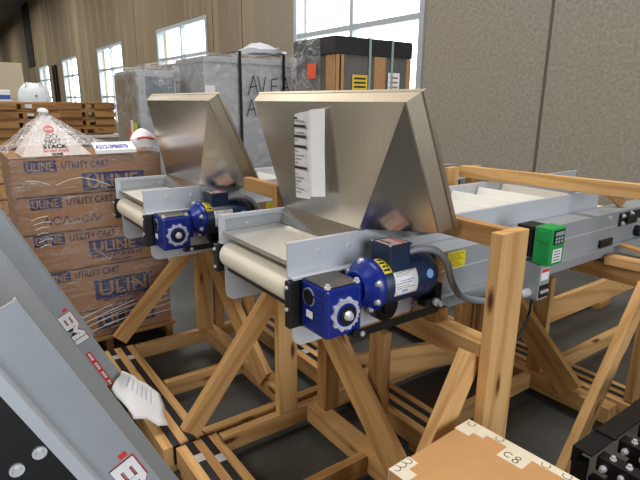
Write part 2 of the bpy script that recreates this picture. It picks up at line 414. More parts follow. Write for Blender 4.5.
    b.prism([(gx1, cy+rr[k]*math.cos(k*2*math.pi/seg), cz+rr[k]*math.sin(k*2*math.pi/seg)) for k in range(seg)], (.012, 0, 0)); b.build('output_flange', plain('pale_cast_flange', (196, 202, 218), .4, .2), g)
    b = MB(); b.cyl((gx1+.012, cy, cz), (gx1+.016, cy, cz), .038, seg=32); b.build('flange_recess', BLUE, g)
    b = MB(); b.cyl((gx1+.016, cy, cz), (gx1+.022, cy, cz), .030, seg=32); b.build('oil_seal', BLACK, g)
    b = MB(); b.cyl((gx1+.022, cy, cz), (gx1+.034, cy, cz), .017, .012); b.cyl((gx1+.034, cy, cz), (gx1+.040, cy, cz), .008, seg=6); b.build('output_shaft', BOLT, g)
    for k in range(10):
        a = (k+.5)*math.pi/5; b = MB(); b.cyl((gx1+.010, cy+.0475*math.cos(a), cz+.0475*math.sin(a)), (gx1+.0155, cy+.0475*math.cos(a), cz+.0475*math.sin(a)), .0042, seg=8); b.build('flange_bolt', BOLT, g)
    for x, y in ((gx1-.012, gy0+.012), (gx1-.012, gy1-.012)):
        bolt((x, y, gz1+.003), (0, 0, 1), .0075, g, .012)
    bolt((gx1+.002, gy1-.004, gz0-.004), (1, 0, 0), .009, g, .016)
    b = MB(); b.lathe((gx0+.045, gy0-.001, 1.005), (0, -1, 0), [(0, .026), (.004, .026), (.004, .02), (.006, .02)], 24); b.build('side_cap', BLACK, g)
    b = MB(); b.lathe((gx0+.045, gy0-.0005, 1.005), (0, -1, 0), [(0, .031), (.003, .031)], 24); b.build('cap_ring', plain('pale_cast_ring', (150, 160, 190), .4, .3), g)
    bx('rating_tag', gx0+.036, gx0+.07, gy0-.0055, gy0-.0042, .938, .962, PAPER, g, 0)
    # motor
    mx, mz = -1.218, 1.015
    b = MB(); b.lathe((mx, 1.022, mz), (0, 1, 0), [(0, .052), (.015, .062), (.034, .084), (.048, .090), (.062, .090), (.062, .080)], 40)
    for k in range(6):
        a = k*math.pi/3+.3; q = V((math.cos(a), 0, math.sin(a))); c = V((mx, 1.03, mz))
        b.prism([c+q*.05-V((q.z, 0, -q.x))*.005, c+q*.085+V((0, .03, 0))-V((q.z, 0, -q.x))*.005, c+q*.05+V((0, .03, 0))-V((q.z, 0, -q.x))*.005], V((q.z, 0, -q.x))*.01)
    fl = b.build('motor_flange', BLUE, t, smooth=True)
    for a in (20, 100, 160, 240, 300, 335):
        a = math.radians(a); bolt((mx+.082*math.cos(a), 1.058, mz+.082*math.sin(a)), (0, -1, 0), .008, fl, .012)
    b = MB(); b.lathe((mx, 1.088, mz), (0, 1, 0), [(0, .076), (.006, .080), (.185, .080), (.187, .083), (.215, .083), (.245, .079), (.262, .062), (.266, .02)], 44)
    mo = b.build('motor', NAVY, t, smooth=True)
    b = MB(); b.box(mx-.048, mx+.048, 1.128, 1.222, mz+.06, 1.142, .004); jb = b.build('junction_box', NAVY, mo)
    b = MB(); b.box(mx-.051, mx+.051, 1.125, 1.225, 1.142, 1.148, .002); b.build('junction_box_lid', NAVY, mo)
    bx('lid_label', mx-.038, mx+.038, 1.135, 1.215, 1.148, 1.1487, plain('pale_pink_label', (222, 196, 190), .5), mo, 0)
    text('lid_print', 'WARNING', .016, (mx-.03, 1.195, 1.1488), (1, 0, 0), (0, 1, 0), RED, mo, .9, .0004)
    text('lid_print', 'DANGER', .014, (mx-.03, 1.150, 1.1488), (1, 0, 0), (0, 1, 0), INK, mo, .9, .0003)
    for x in (-.045, .045):
        bolt((mx+x, 1.13, 1.148), (0, 0, 1), .003, mo, .004)
    def wrap(name, y0, y1, a0, a1, r, mat):
        b = MB(); n = 10
        b.sheet([[(mx+r*math.cos(math.radians(a0+(a1-a0)*k/n)), y, mz+r*math.sin(math.radians(a0+(a1-a0)*k/n))) for k in range(n+1)] for y in (y0, y1)])
        return b.build(name, mat, mo, solid=.0006, smooth=True)
    wrap('nameplate', 1.128, 1.232, -24, 36, .0808, PAPER)
    # rows of small print on the nameplate (too small to read in the photo) with one larger row of figures
    for k, (a, hh) in enumerate(((33, 1.2), (29, .9), (25, .9), (12, 2.2), (7, 1.2), (0, .9), (-5, .9))):
        wrap('print_row', 1.136 if k != 3 else 1.15, 1.216-.012*(k % 3), a, a+hh, .0813, INK if k != 3 else LABELBLUE)
    wrap('maker_badge', 1.160, 1.185, -15, -9, .0813, LABELBLUE)
    wrap('warning_label', 1.092, 1.127, 38, 92, .0808, YELLOW)
    for a, y0_, y1_ in ((44, 1.097, 1.122), (54, 1.100, 1.112), (54, 1.115, 1.122), (66, 1.097, 1.118), (78, 1.102, 1.122)): wrap('warning_print', y0_, y1_, a, a+6, .0813, INK)
    b = MB(); q = V((math.cos(.25), 0, math.sin(.25))); c = V((mx, 1.289, mz))+q*.0828; b.cyl(c, c+q*.0012, .016, seg=24); b.build('round_label', LABELBLUE, mo)
    # motor rail, idler and chain guard bits beneath the motor
    b = MB(); b.box(-1.185, -1.149, .965, 1.36, .872, .882, .002); b.box(-1.155, -1.149, .965, 1.36, .882, .900, .001); b.build('motor_rail', BLACK, t)
    b = MB(); b.box(-1.305, -1.16, 1.352, 1.385, .885, .975, .004); b.box(-1.19, -1.15, 1.29, 1.37, .905, .93, .003); mb = b.build('rail_bracket', BLACK, t)
    bolt((-1.150, 1.34, .916), (1, 0, 0), .010, mb, .03)
    b = MB(); b.cyl((-1.295, 1.20, .895), (-1.25, 1.20, .895), .055, seg=28); b.cyl((-1.25, 1.20, .895), (-1.235, 1.20, .895), .024, seg=20); b.build('drive_sprocket', BLACK, t)
    # stickers on the frame
    b = MB(); b.box(-1.2148, -1.2140, 1.47, 1.57, .993, 1.058); ys = b.build('caution_sticker', YELLOW, t)
    for k in range(7): bx('sticker_print', -1.2140, -1.2138, 1.48, 1.56-.012*(k % 3), 1.000+k*.0078, 1.0028+k*.0078, plain('ochre_print', (150, 128, 20), .6), ys, 0)
    b = MB(); b.prism([(-1.2149, 1.404, 1.062), (-1.2149, 1.47, 1.062), (-1.2149, 1.455, .97), (-1.2149, 1.404, .90)], (.0006, 0, 0)); b.build('paper_patch', TAN, t)
    # variable speed drive and its box
    b = MB(); b.box(-1.212, -1.125, 1.89, 1.99, .99, 1.12, .003)
    for k in range(5): b.box(-1.205+k*.015, -1.197+k*.015, 1.885, 1.892, 1.0, 1.11)
    dr = b.build('variable_speed_drive', BLACK, t)
    b = MB(); b.box(-1.125, -1.052, 1.882, 1.985, .972, 1.128, .006); b.box(-1.11, -1.06, 1.878, 1.884, 1.07, 1.115, .002); b.build('drive_cover', GREEN, dr)
    bx('keypad', -1.052, -1.049, 1.900, 1.972, 1.060, 1.118, BLACK, dr)
    bx('display', -1.049, -1.048, 1.906, 1.966, 1.096, 1.112, plain('pale_display', (150, 160, 170), .3), dr, 0)
    for k in range(6): bx('key', -1.049, -1.0475, 1.908+(k % 3)*.020, 1.921+(k % 3)*.020, 1.066+(k//3)*.014, 1.076+(k//3)*.014, plain('grey_key', (170, 176, 184), .5), dr, 0)
    bx('drive_label', -1.052, -1.0512, 1.905, 1.97, .985, 1.04, PAPER, dr, 0)
    for k in range(4): bx('label_print', -1.0512, -1.0510, 1.912, 1.96, .992+k*.012, .996+k*.012, INK, dr, 0)
    b = MB(); b.box(-1.18, -1.085, 1.89, 1.965, .815, .970, .003); cb = b.build('conduit_box', GREY, t)
    bx('box_label', -1.085, -1.0842, 1.90, 1.956, .90, .95, PAPER, cb, 0); bx('red_strip', -1.0842, -1.084, 1.902, 1.954, .934, .948, RED, cb, 0)
    bx('terminal_strip', -1.085, -1.081, 1.895, 1.96, .825, .88, BLACK, cb)
    for y in (1.908, 1.928, 1.948): bolt((-1.081, y, .852), (1, 0, 0), .006, cb, .006)
    pts = [(-1.18, 1.224, 1.115), (-1.165, 1.26, 1.122), (-1.145, 1.32, 1.11), (-1.135, 1.37, 1.06), (-1.135, 1.40, .99), (-1.133, 1.45, .925), (-1.13, 1.52, .89), (-1.13, 1.62, .862), (-1.13, 1.72, .843), (-1.13, 1.80, .840), (-1.13, 1.862, .840)]
    fine = []
    for i in range(len(pts)-1):
        p0, p1, p2, p3 = [V(pts[max(0, min(len(pts)-1, j))]) for j in (i-1, i, i+1, i+2)]
        for k in range(4):
            u = k/4; fine.append(.5*((2*p1)+(p2-p0)*u+(2*p0-5*p1+4*p2-p3)*u*u+(3*p1-p0-3*p2+p3)*u**3))
    fine.append(V(pts[-1]))
    b = MB(); b.tube(fine, .0125); b.build('conduit', CONDUIT, t, smooth=True)
    b = MB(); b.cyl((-1.13, 1.855, .840), (-1.13, 1.891, .840), .019, seg=8); b.cyl((-1.13, 1.835, .840), (-1.13, 1.857, .840), .016); b.build('conduit_fitting', BOLT, t)
    b = MB(); b.tube([(-1.115, 1.905, .816), (-1.115, 1.90, .76), (-1.115, 1.88, .70), (-1.115, 1.83, .65), (-1.12, 1.78, .61), (-1.13, 1.70, .585)], .006); b.build('power_cable', RUBBER, t, smooth=True)
    # take-up plates farther along the frame
    for s, o in ((1, -1.215), (-1, -1.967)):
        b = MB(); b.box(o, o+s*.008, 2.80, 3.10, .985, 1.055, .002); b.box(o, o+s*.02, 2.86, 2.98, 1.0, 1.04, .004); p = b.build('take_up_plate', BLACK, t)
        for y, z in ((2.83, 1.04), (2.83, 1.0), (2.92, 1.045), (3.0, 1.0), (3.06, 1.04)): bolt((o+s*.008, y, z), (s, 0, 0), .008, p, .012)
        for y, z in ((2.12, 1.035), (2.2, 1.03), (2.16, 1.0), (2.7, 1.045)): bolt((o+s*.001, y, z), (s, 0, 0), .007, t)
        b = MB(); b.box(o-s*.012, o+s*.012, 2.62, 2.75, .898, .935, .003); p = b.build('cable_gland_block', BLACK, t)
        b = MB(); b.cyl((o, 3.02, .935), (o+s*.03, 3.02, .935), .03); b.build('bearing_cap', BLACK, t)
    return t
GRP = 'hopper conveyors in lumber crates'
c2 = make_conveyor('nearer grey conveyor with stainless hopper and papers taped to it', GRP)
c1 = copy_tree(c2); c1.location = c2.location+V((-1.234, -.073, 0)); c1['label'] = 'farther grey conveyor with bare stainless hopper, beside the wrapped cartons'

# ------------------------------------------------------------------ lumber shipping crates
def crate(label, xl, xr, dy, near):
    t = thing('shipping_crate', label, 'crate', ((xl+xr)/2, 1.7, 0), 'lumber crates around the conveyors')
    def platform(y, seal):
        for k in range(3):
            yy = y+k*.072+dy
            beam('slat', (xl-.01, yy, .095), (xr+.01, yy, .095), .046, .095, t)
        for k in range(2):
            yy = y+.036+k*.072+dy
            b = MB(); b.box(xl-.014, xr+.014, yy-.016, yy+.016, .1435, .1455); b.box(xl-.014, xl-.011, yy-.016, yy+.016, .05, .1435); b.box(xr+.011, xr+.014, yy-.016, yy+.016, .05, .1435)
            s = b.build('strap', RUBBER, t)
            if seal: bx('strap_seal', xl+seal+k*.05, xl+seal+.05+k*.05, yy-.018, yy+.018, .1455, .149, BOLT, s)
    platform(.645, .09); platform(1.60, .66); platform(2.62, .5)
    for x, s in ((xl+.022, -1), (xr-.022, 1)):
        beam('side_beam', (x, .82+dy, .1), (x, 1.574+dy, .1), .042, .086, t)
        if s < 0 or not near: beam('side_beam', (x, 1.772+dy, .1), (x, 2.59+dy, .1), .042, .086, t)
        beam('side_beam', (x, 2.80+dy, .1), (x, 4.3, .1), .042, .086, t)
    for x in (xl+.05, (xl+xr)/2, xr-.05):
        for y in (.64, 1.60, 2.62): beam('skid', (x, y-.01+dy, .0235), (x, y+.155+dy, .0235), .09, .046, t)
        beam('skid', (x, 4.1, .0275), (x, 4.28, .0275), .09, .054, t)
    xm = (xl+xr)/2
    for y in (1.315+dy, 2.52+dy):
        beam('cross_beam', (xl+.046, y, .1), (xr-.046, y, .1), .085, .088, t)
        beam('post', (xm, y+.02, .145), (xm, y+.02, .705), .04, .09, t, up=(1, 0, 0))
        beam('diagonal_brace', (xl+.12, y-.042, .72), (xr-.24, y-.042, .15), .036, .14, t, up=(1, 0, 1))
    beam('centre_beam', (xm, .82+dy, .1), (xm, 1.27+dy, .1), .042, .086, t)
    beam('centre_beam', (xm, 1.772+dy, .1), (xm, 2.475+dy, .1), .042, .086, t)
    beam('centre_beam', (xm, 2.80+dy, .1), (xm, 4.28, .1), .042, .086, t)
    for y in (1.445+dy, 2.785+dy):
        beam('bearer', (xl, y, .752), (xr+(.30 if near and y > 2 else -.06), y, .752), .085, .088, t)
    for x, s in ((xl+.022, -1), (xr-.022, 1)):
        if near and s > 0: continue
        if near: beam('post', (x, 1.17, .145), (x, 1.17, .80), .042, .10, t, up=(0, 1, 0)); beam('diagonal_brace', (x+s*.042, .69, .19), (x+s*.042, 1.15, .77), .040, .088, t)
        elif s < 0:
            beam('post', (x, 1.225, .145), (x, 1.225, .80), .042, .10, t, up=(0, 1, 0)); beam('diagonal_brace', (x+s*.042, .69, .19), (x+s*.042, 1.21, .74), .040, .088, t)
            beam('post', (x, 1.33, .145), (x, 1.33, .708), .042, .06, t, up=(0, 1, 0))
    for x in (xl+.022, xr-.022):
        beam('post', (x, 2.66+dy, .150), (x, 2.66+dy, .706), .042, .09, t, up=(0, 1, 0))
    if near:
        beam('diagonal_brace', (xr+.022, 1.93, .035), (xr+.022, 2.46, .82), .040, .088, t)
        beam('post', (xl+.11, 1.357, .145), (xl+.11, 1.357, .707), .085, .07, t, up=(1, 0, 0))
        beam('post', (xr+.022, 1.385, .05), (xr+.022, 1.385, 1.222), .14, .040, t, up=(1, 0, 0))
        beam('top_rail', (xr+.001, 1.41, 1.186), (-1.22, 1.41, 1.186), .040, .068, t)
        beam('diagonal_brace', (xr-.035, .98, .17), (xr-.035, 1.32, .80), .042, .09, t)
        beam('plank', (-1.815, 1.42, .300), (-1.815, 2.50, .130), .036, .158, t)
        beam('plank', (-1.70, 2.86, .262), (-1.70, 4.5, .262), .036, .165, t)
        beam('post', (-1.655, 4.3, .0), (-1.655, 4.3, .6), .05, .09, t)
        beam('top_rail', (-2.03, 2.52, 1.206), (-.55, 2.52, 1.232), .040, .068, t)
        beam('post', (-2.018, 2.41, .15), (-2.018, 2.41, 1.238), .09, .044, t, up=(1, 0, 0))
        beam('post', (-1.995, 2.59, .15), (-1.995, 2.59, 1.238), .09, .044, t, up=(1, 0, 0))
        beam('post', (-.60, 2.565, .0), (-.60, 2.565, 1.25), .045, .09, t, up=(1, 0, 0))
        beam('corner_block', (-1.215, 2.74, .820), (-1.03, 2.76, .820), .08, .045, t)
        beam('lath', (-1.20, 2.84, .885), (-.70, 2.80, .850), .05, .014, t)
        beam('bearer_block', (-1.325, 1.445, .822), (-1.20, 1.445, .822), .07, .05, t, OLDWOOD)
        beam('stay', (-1.318, 2.83, 1.168), (-1.265, 2.92, 1.085), .035, .045, t, OLDWOOD)
    else:
        beam('post', (xr-.022, 1.20, .145), (xr-.022, 1.20, 1.24), .07, .04, t, up=(1, 0, 0))
        beam('top_rail', (xr-.043, 1.20, 1.205), (-2.29, 1.20, 1.205), .040, .066, t)
    return t
k2 = crate('nearer lumber crate carrying the conveyor with taped papers', -1.91, -.93, 0, True)
k1 = crate('farther lumber crate carrying the bare hopper conveyor', -3.02, -1.945, -.05, False)

# ------------------------------------------------------------------ papers on the hopper
t = thing('printed_form', 'printed white form taped to the stainless hopper, left of the folded sheet', 'paper', (-1.655, 1.105, 1.24))
b = MB(); b.sheet([[(-1.705, 1.104, 1.555), (-1.66, 1.098, 1.562), (-1.605, 1.104, 1.570)], [(-1.70, 1.102, 1.40), (-1.66, 1.095, 1.405), (-1.60, 1.10, 1.41)], [(-1.695, 1.104, 1.235), (-1.655, 1.099, 1.238), (-1.595, 1.104, 1.242)]])
b.build('sheet', PAPER, t, solid=.0008)
for z, h, x0, x1 in ((1.538, .008, -1.695, -1.672), (1.508, .010, -1.695, -1.615), (1.470, .010, -1.694, -1.612), (1.432, .010, -1.693, -1.610), (1.352, .010, -1.69, -1.606)):
    bx('heading_bar', x0, x1, 1.0925, 1.0935, z, z+h, INK, t, 0)
for k in range(20):
    z = 1.53-k*.0142; b = MB()
    if all(abs(z-q) > .013 for q in (1.508, 1.474, 1.436, 1.356)): bx('print_line', -1.692, -1.625-.02*((k*7) % 3), 1.0925, 1.0935, z, z+.0035, plain('grey_print', (130, 130, 136), .7), t, 0)
fold_dx = .012
t = thing('folded_sheet', 'plain white sheet folded in half, taped to the stainless hopper', 'paper', (-1.54, 1.09, 1.26))
b = MB(); b.sheet([[(-1.588, 1.088, 1.570), (-1.55, 1.074, 1.575), (-1.50, 1.098, 1.580)], [(-1.580, 1.083, 1.42), (-1.545, 1.070, 1.425), (-1.494, 1.094, 1.432)], [(-1.572, 1.088, 1.258), (-1.54, 1.074, 1.262), (-1.488, 1.096, 1.268)]])
b.build('sheet', PAPER, t, solid=.0008)
bx('tape', -1.55, -1.53, 1.078, 1.110, 1.5765, 1.5775, TAPE, t, 0)

# ------------------------------------------------------------------ cartons
def handwriting(name, strokes, o, x, y, s, wd, mat, parent):
    """pen strokes on a face: o corner, x / y the writing directions"""
    x, y = V(x), V(y); z = x.cross(y); b = MB()
    for st in strokes:
        P = [V(o)+x*(px*s)+y*(py*s) for px, py in st]
        for p, q in zip(P, P[1:]):
            d = (q-p).normalized(); n = z.cross(d)*wd
            b.poly([p-n+z*.0006, q-n+z*.0006, q+n+z*.0006, p+n+z*.0006])
    return b.build(name, mat, parent)
def arc(cx, cy, r, a0, a1, n=10): return [(cx+r*math.cos(math.radians(a0+(a1-a0)*k/n)), cy+r*math.sin(math.radians(a0+(a1-a0)*k/n))) for k in range(n+1)]
t = thing('taped_carton', 'brown cardboard carton with cream tape on its corners, in front of the lumber post', 'box', (-.71, 1.09, 0))
x0, x1, y0, y1, zt = -.895, -.50, .895, 1.275, .60
b = MB(); b.box(x0, x1, y0, y1, 0, zt, .004); b.build('body', CARD, t)
def tp(a, b_, c, d, z=zt): bx('tape', a, b_, c, d, z-.0005, z+.0012, TAPE, t, 0)
t.rotation_euler.z = math.radians(3.5)
tp(x0-.001, x1+.001, y1-.028, y1+.0015); tp(x0-.0015, x0+.05, y1-.075, y1-.0285, zt+.0002); tp(x0+.0505, x0+.085, y1-.05, y1-.0285)
tp(x0-.0015, x0+.035, y0, y0+.085); tp(x0+.0355, x0+.065, y0, y0+.045)
tp(x0+.155, x0+.235, y1-.085, y1-.0285)
bx('tape', x0, x1, y1, y1+.0012, zt-.05, zt, TAPE, t, 0); bx('tape', x0-.0012, x0, y0, y0+.08, zt-.07, zt, TAPE, t, 0); bx('tape', x0-.0012, x0, y1-.07, y1, zt-.07, zt, TAPE, t, 0)
handwriting('marker_writing', [arc(.3, .5, .28, 40, 320), arc(.95, .70, .17, 0, 360), arc(.95, .28, .2, 0, 360)], (x0+.165, y1-.080, zt+.0008), (1, 0, 0), (0, 1, 0), .042, .0016, INK, t)
for k, (xx, yy) in enumerate(((x0+.02, y1-.015), (x0+.12, y1-.012), (x0+.27, y1-.014), (x0+.33, y1-.012))):
    handwriting('marker_writing', [arc(0, 0, .5, 160, 420)], (xx, yy, zt+.0008), (1, 0, 0), (0, 1, 0), .024, .0012, INK, t)
for k in range(3): handwriting('marker_writing', [arc(0, 0, .5, -90, 150)], (x0+.012, y0+.02+k*.024, zt+.0010), (1, 0, 0), (0, 1, 0), .022, .0012, INK, t)

# stack of printed cartons under stretch wrap
X = -3.30
def carton(z0, z1, label, small, big, phone, fx=0):
    t = thing('utility_cart_carton', label, 'box', (X-.3, .69, z0), 'wrapped utility cart cartons')
    b = MB(); b.box(X-.6, X, .27+fx, 1.11+fx, z0, z1-.003, .006); b.build('body', UCARD, t)
    bx('flap_gap', X-.0004, X+.0006, .272+fx, 1.108+fx, z1-.0065, z1-.0035, INK, t, 0)
    if small:
        zs = small; bx('print_block', X, X+.0008, .335+fx, .50+fx, zs, zs+.066, UBLUE, t, 0)
        text('print', 'ULINE', .066, (X+.0010, .343+fx, zs+.010), (0, 1, 0), (0, 0, 1), UCARD, t, .78, .0010)
        text('print', 'UTILITY CART', .058, (X+.0010, .525+fx, zs+.014), (0, 1, 0), (0, 0, 1), UBLUE, t, .72, .0008)
    if big:
        zb, h = big; bx('print_block', X, X+.0008, .63+fx, .995+fx, zb, zb+h, UBLUE, t, 0)
        text('print', 'ULINE', h*1.02, (X+.0010, .65+fx, zb+h*.15), (0, 1, 0), (0, 0, 1), UCARD, t, 1.05, .0022)
    if phone:
        text('print', '1-800-295-5510', .056, (X+.0010, .635+fx, phone+.026), (0, 1, 0), (0, 0, 1), UBLUE, t, .86, .0008)
        text('print', 'uline.com', .034, (X+.0010, .74+fx, phone-.008), (0, 1, 0), (0, 0, 1), UBLUE, t, 1.0, .0004)
    return t
carton(1.063, 1.285, 'top carton of the wrapped stack, under the plastic sheet', 1.200, (1.075, .105), None)
carton(.84, 1.063, 'second carton from the top of the wrapped stack', .985, None, None, .004)
carton(.60, .84, 'third carton from the top, level with the small conveyor roller', .765, (.675, .088), .620, -.003)
carton(.31, .60, 'fourth carton from the top, printed block halfway up the pine brace', .525, (.375, .13), .333, .003)
carton(.12, .31, 'lowest carton of the wrapped stack, behind the lumber crate', None, (.17, .11), None)
handwriting('carton_marking', [[(0, 0), (.3, .9), (.55, .1), (.8, .8)], arc(1.3, .5, .4, 0, 320), [(1.8, .1), (2.2, .9), (2.6, .1)], [(2.8, .4), (3.4, .5), (3.4, .1)], arc(4.1, .4, .35, 30, 330), [(4.6, .1), (5., .9), (5.3, .1), (5.9, .7)]], (X+.001, .40, .885), (0, 1, 0), (0, 0, 1), .055, .003, UBLUE, [o for o in bpy.data.objects if o.name.startswith('utility_cart_carton')][1])
p = thing('carton_pallet', 'wooden pallet under the wrapped utility cart cartons', 'pallet', (X-.3, .69, 0))
for k in range(5): beam('deck_board', (X-.61+k*.14+.02, .25, .108), (X-.61+k*.14+.02, 1.13, .108), .10, .022, p, OLDWOOD)
for yy in (.29, .69, 1.09): beam('stringer', (X-.62, yy, .048), (X+.0, yy, .048), .045, .096, p, OLDWOOD)
# warning pyramid on top, then the sheet and the stretch wrap
ap = V((X-.19, .49, 1.525)); base = [V((X-.02, .335, 1.287)), V((X-.02, .70, 1.287)), V((X-.38, .70, 1.287)), V((X-.38, .335, 1.287))]
FOLDS = True
t = thing('warning_cone', 'white do not stack cone on the wrapped cartons', 'sign', (X-.19, .5, 1.287))
b = MB()
for i in range(4): b.poly([base[i], base[(i+1) % 4], ap])
bmesh.ops.remove_doubles(b.b, verts=b.b.verts, dist=.0005); b.build('cone', plain('white_card', (226, 214, 208), .6), t, solid=.002)
yd = (ap-(base[0]+base[1])/2).normalized(); xd = V((0, 1, 0)); nn = xd.cross(yd).normalized(); c0 = (base[0]+base[1])/2+nn*.002
for s_, k, sz in (('DO', .118, .040), ('NOT', .084, .040), ('STACK', .050, .040)):
    text('print', s_, sz, c0+yd*k, xd, yd, INK, t, 1., .0016, 'CENTER')
text('print', 'DO NOT STACK', .018, c0+yd*.027, xd, yd, RED, t, 1., .0006, 'CENTER'); text('print', 'ULINE', .022, c0+yd*.004, xd, yd, INK, t, 1., .001, 'CENTER')
b = MB(); c = c0+yd*.178; b.cyl(c, c+nn*.001, .027, seg=28); b.build('red_roundel', RED, t)
text('print', 'STOP', .018, c+nn*.0012-yd*.006, xd, yd, PAPER, t, .9, .0006, 'CENTER')
t = thing('film_knot', 'white twist of film at the tip of the do not stack cone', 'film', (ap.x, ap.y, ap.z))
b = MB(); b.lathe(ap+V((0, 0, -.005)), (0, .1, 1), [(0, .018), (.012, .032), (.026, .026), (.034, .008)], 12); b.build('knot', PAPER, t, smooth=True)
def crumple(o, amp, sc, seed=0):
    from mathutils import noise as N
    for v in o.data.vertices:
        p_ = v.co*sc+V((seed, seed*2.3, 0)); v.co += V((N.noise(p_), N.noise(p_+V((9, 3, 1))), N.noise(p_+V((2, 8, 5)))))*amp
t = thing('stretch_wrap', 'clear stretch film wound around the utility cart cartons', 'film', (X-.3, .69, .1))
b = MB(); rows = []
for j in range(34):
    z = .13+j*(1.292-.13)/33; row = []
    for xx, yy in [(X+.012, .258+k*.864/26) for k in range(27)] + [(X+.012-k*.624/14, 1.122) for k in range(1, 15)] + [(X-.612, 1.122-k*.864/10) for k in range(1, 11)] + [(X-.612+k*.624/14, .258) for k in range(1, 15)]:
        row.append((xx, yy, z))
    rows.append(row)
b.sheet(rows); o = b.build('side_film', FILM, t, smooth=True); crumple(o, .010, 9)
for (ya, za, yb, zb_) in ((.40, .20, .86, .335), (.42, .17, .84, .295), (.40, .235, .72, .335), (.44, .15, .92, .245), (.62, .235, 1.09, .30), (.66, .205, 1.10, .262), (.60, .26, 1.08, .335), (.70, .18, 1.10, .215),
                          (.33, .93, .42, .95), (.34, .905, .43, .915), (.345, .875, .42, .885), (.35, .845, .41, .85), (.355, .80, .43, .815), (.36, .77, .42, .775), (.48, 1.125, .62, 1.16), (.62, 1.16, .78, 1.10), (.33, 1.16, .45, 1.13)):
    b = MB(); b.tube([(X+.026, ya, za), (X+.03, (ya+yb)/2, (za+zb_)/2+.008), (X+.026, yb, zb_)], .0024, 6); b.build('film_fold', FOLD, t)
b = MB(); rows = []
per = [(X+.014, .25+k*.88/24) for k in range(25)] + [(X+.014-k*.63/12, 1.13) for k in range(1, 13)] + [(X-.616, 1.13-k*.88/24) for k in range(1, 25)] + [(X-.616+k*.63/12, .25) for k in range(1, 13)]
for j in range(15):
    u = j/14; row = []
    for xx, yy in per:
        q = V((xx, yy, 1.297)); a = V((ap.x+.004, ap.y, ap.z+.02)); h = max(0, 1-((q-a).to_2d().length*u)/.34)
        p_ = a.lerp(q, u); p_.z = 1.300+(ap.z+.018-1.300)*max((1-u)**2.2*1.0, 0) if u > 0 else a.z
        dx, dy = p_.x-ap.x, p_.y-ap.y
        ins = max(abs(dx)/.25, abs(dy)/.245); hz = 1.305+max(0, 1-ins)*.235
        p_.z = max(p_.z, hz if u > 0 else a.z); row.append(p_)
    rows.append(row)
b.sheet(rows); o = b.build('top_sheet', TENT, t, smooth=True); crumple(o, .008, 11, 4)
t = thing('note_strip', 'white strip with blue handwriting along the carton top edge', 'paper', (X-.03, .84, 1.304))
b = MB(); b.sheet([[(X+.024, .715, 1.292), (X+.024, .955, 1.292)], [(X+.024, .715, 1.312), (X+.024, .955, 1.312)], [(X-.07, .715, 1.352), (X-.07, .955, 1.352)]]); b.build('strip', PAPER, t, solid=.0012)
text('handwriting', 'A212-2PB0570', .060, (X+.006, .725, 1.3215), (0, 1, 0), (-.092, 0, .040), PEN, t, .52, .0018)
t = thing('plastic_bundle', 'white and red plastic bundle on the far end of the wrapped cartons', 'bag', (X-.085, 1.03, 1.315))
b = MB(); b.lathe((X-.085, 1.03, 1.345), (0, 0, 1), [(-.03, .07), (0, .075), (.02, .082), (.05, .062), (.075, .03), (.082, .01)], 20); o = b.build('bundle', PAPER, t, smooth=True); crumple(o, .014, 18, 2)
b = MB(); b.tube([(X-.015, .975, 1.370), (X-.006, 1.01, 1.378), (X-.006, 1.04, 1.375), (X-.018, 1.08, 1.365)], .007, 8); b.build('red_print', RED, t)

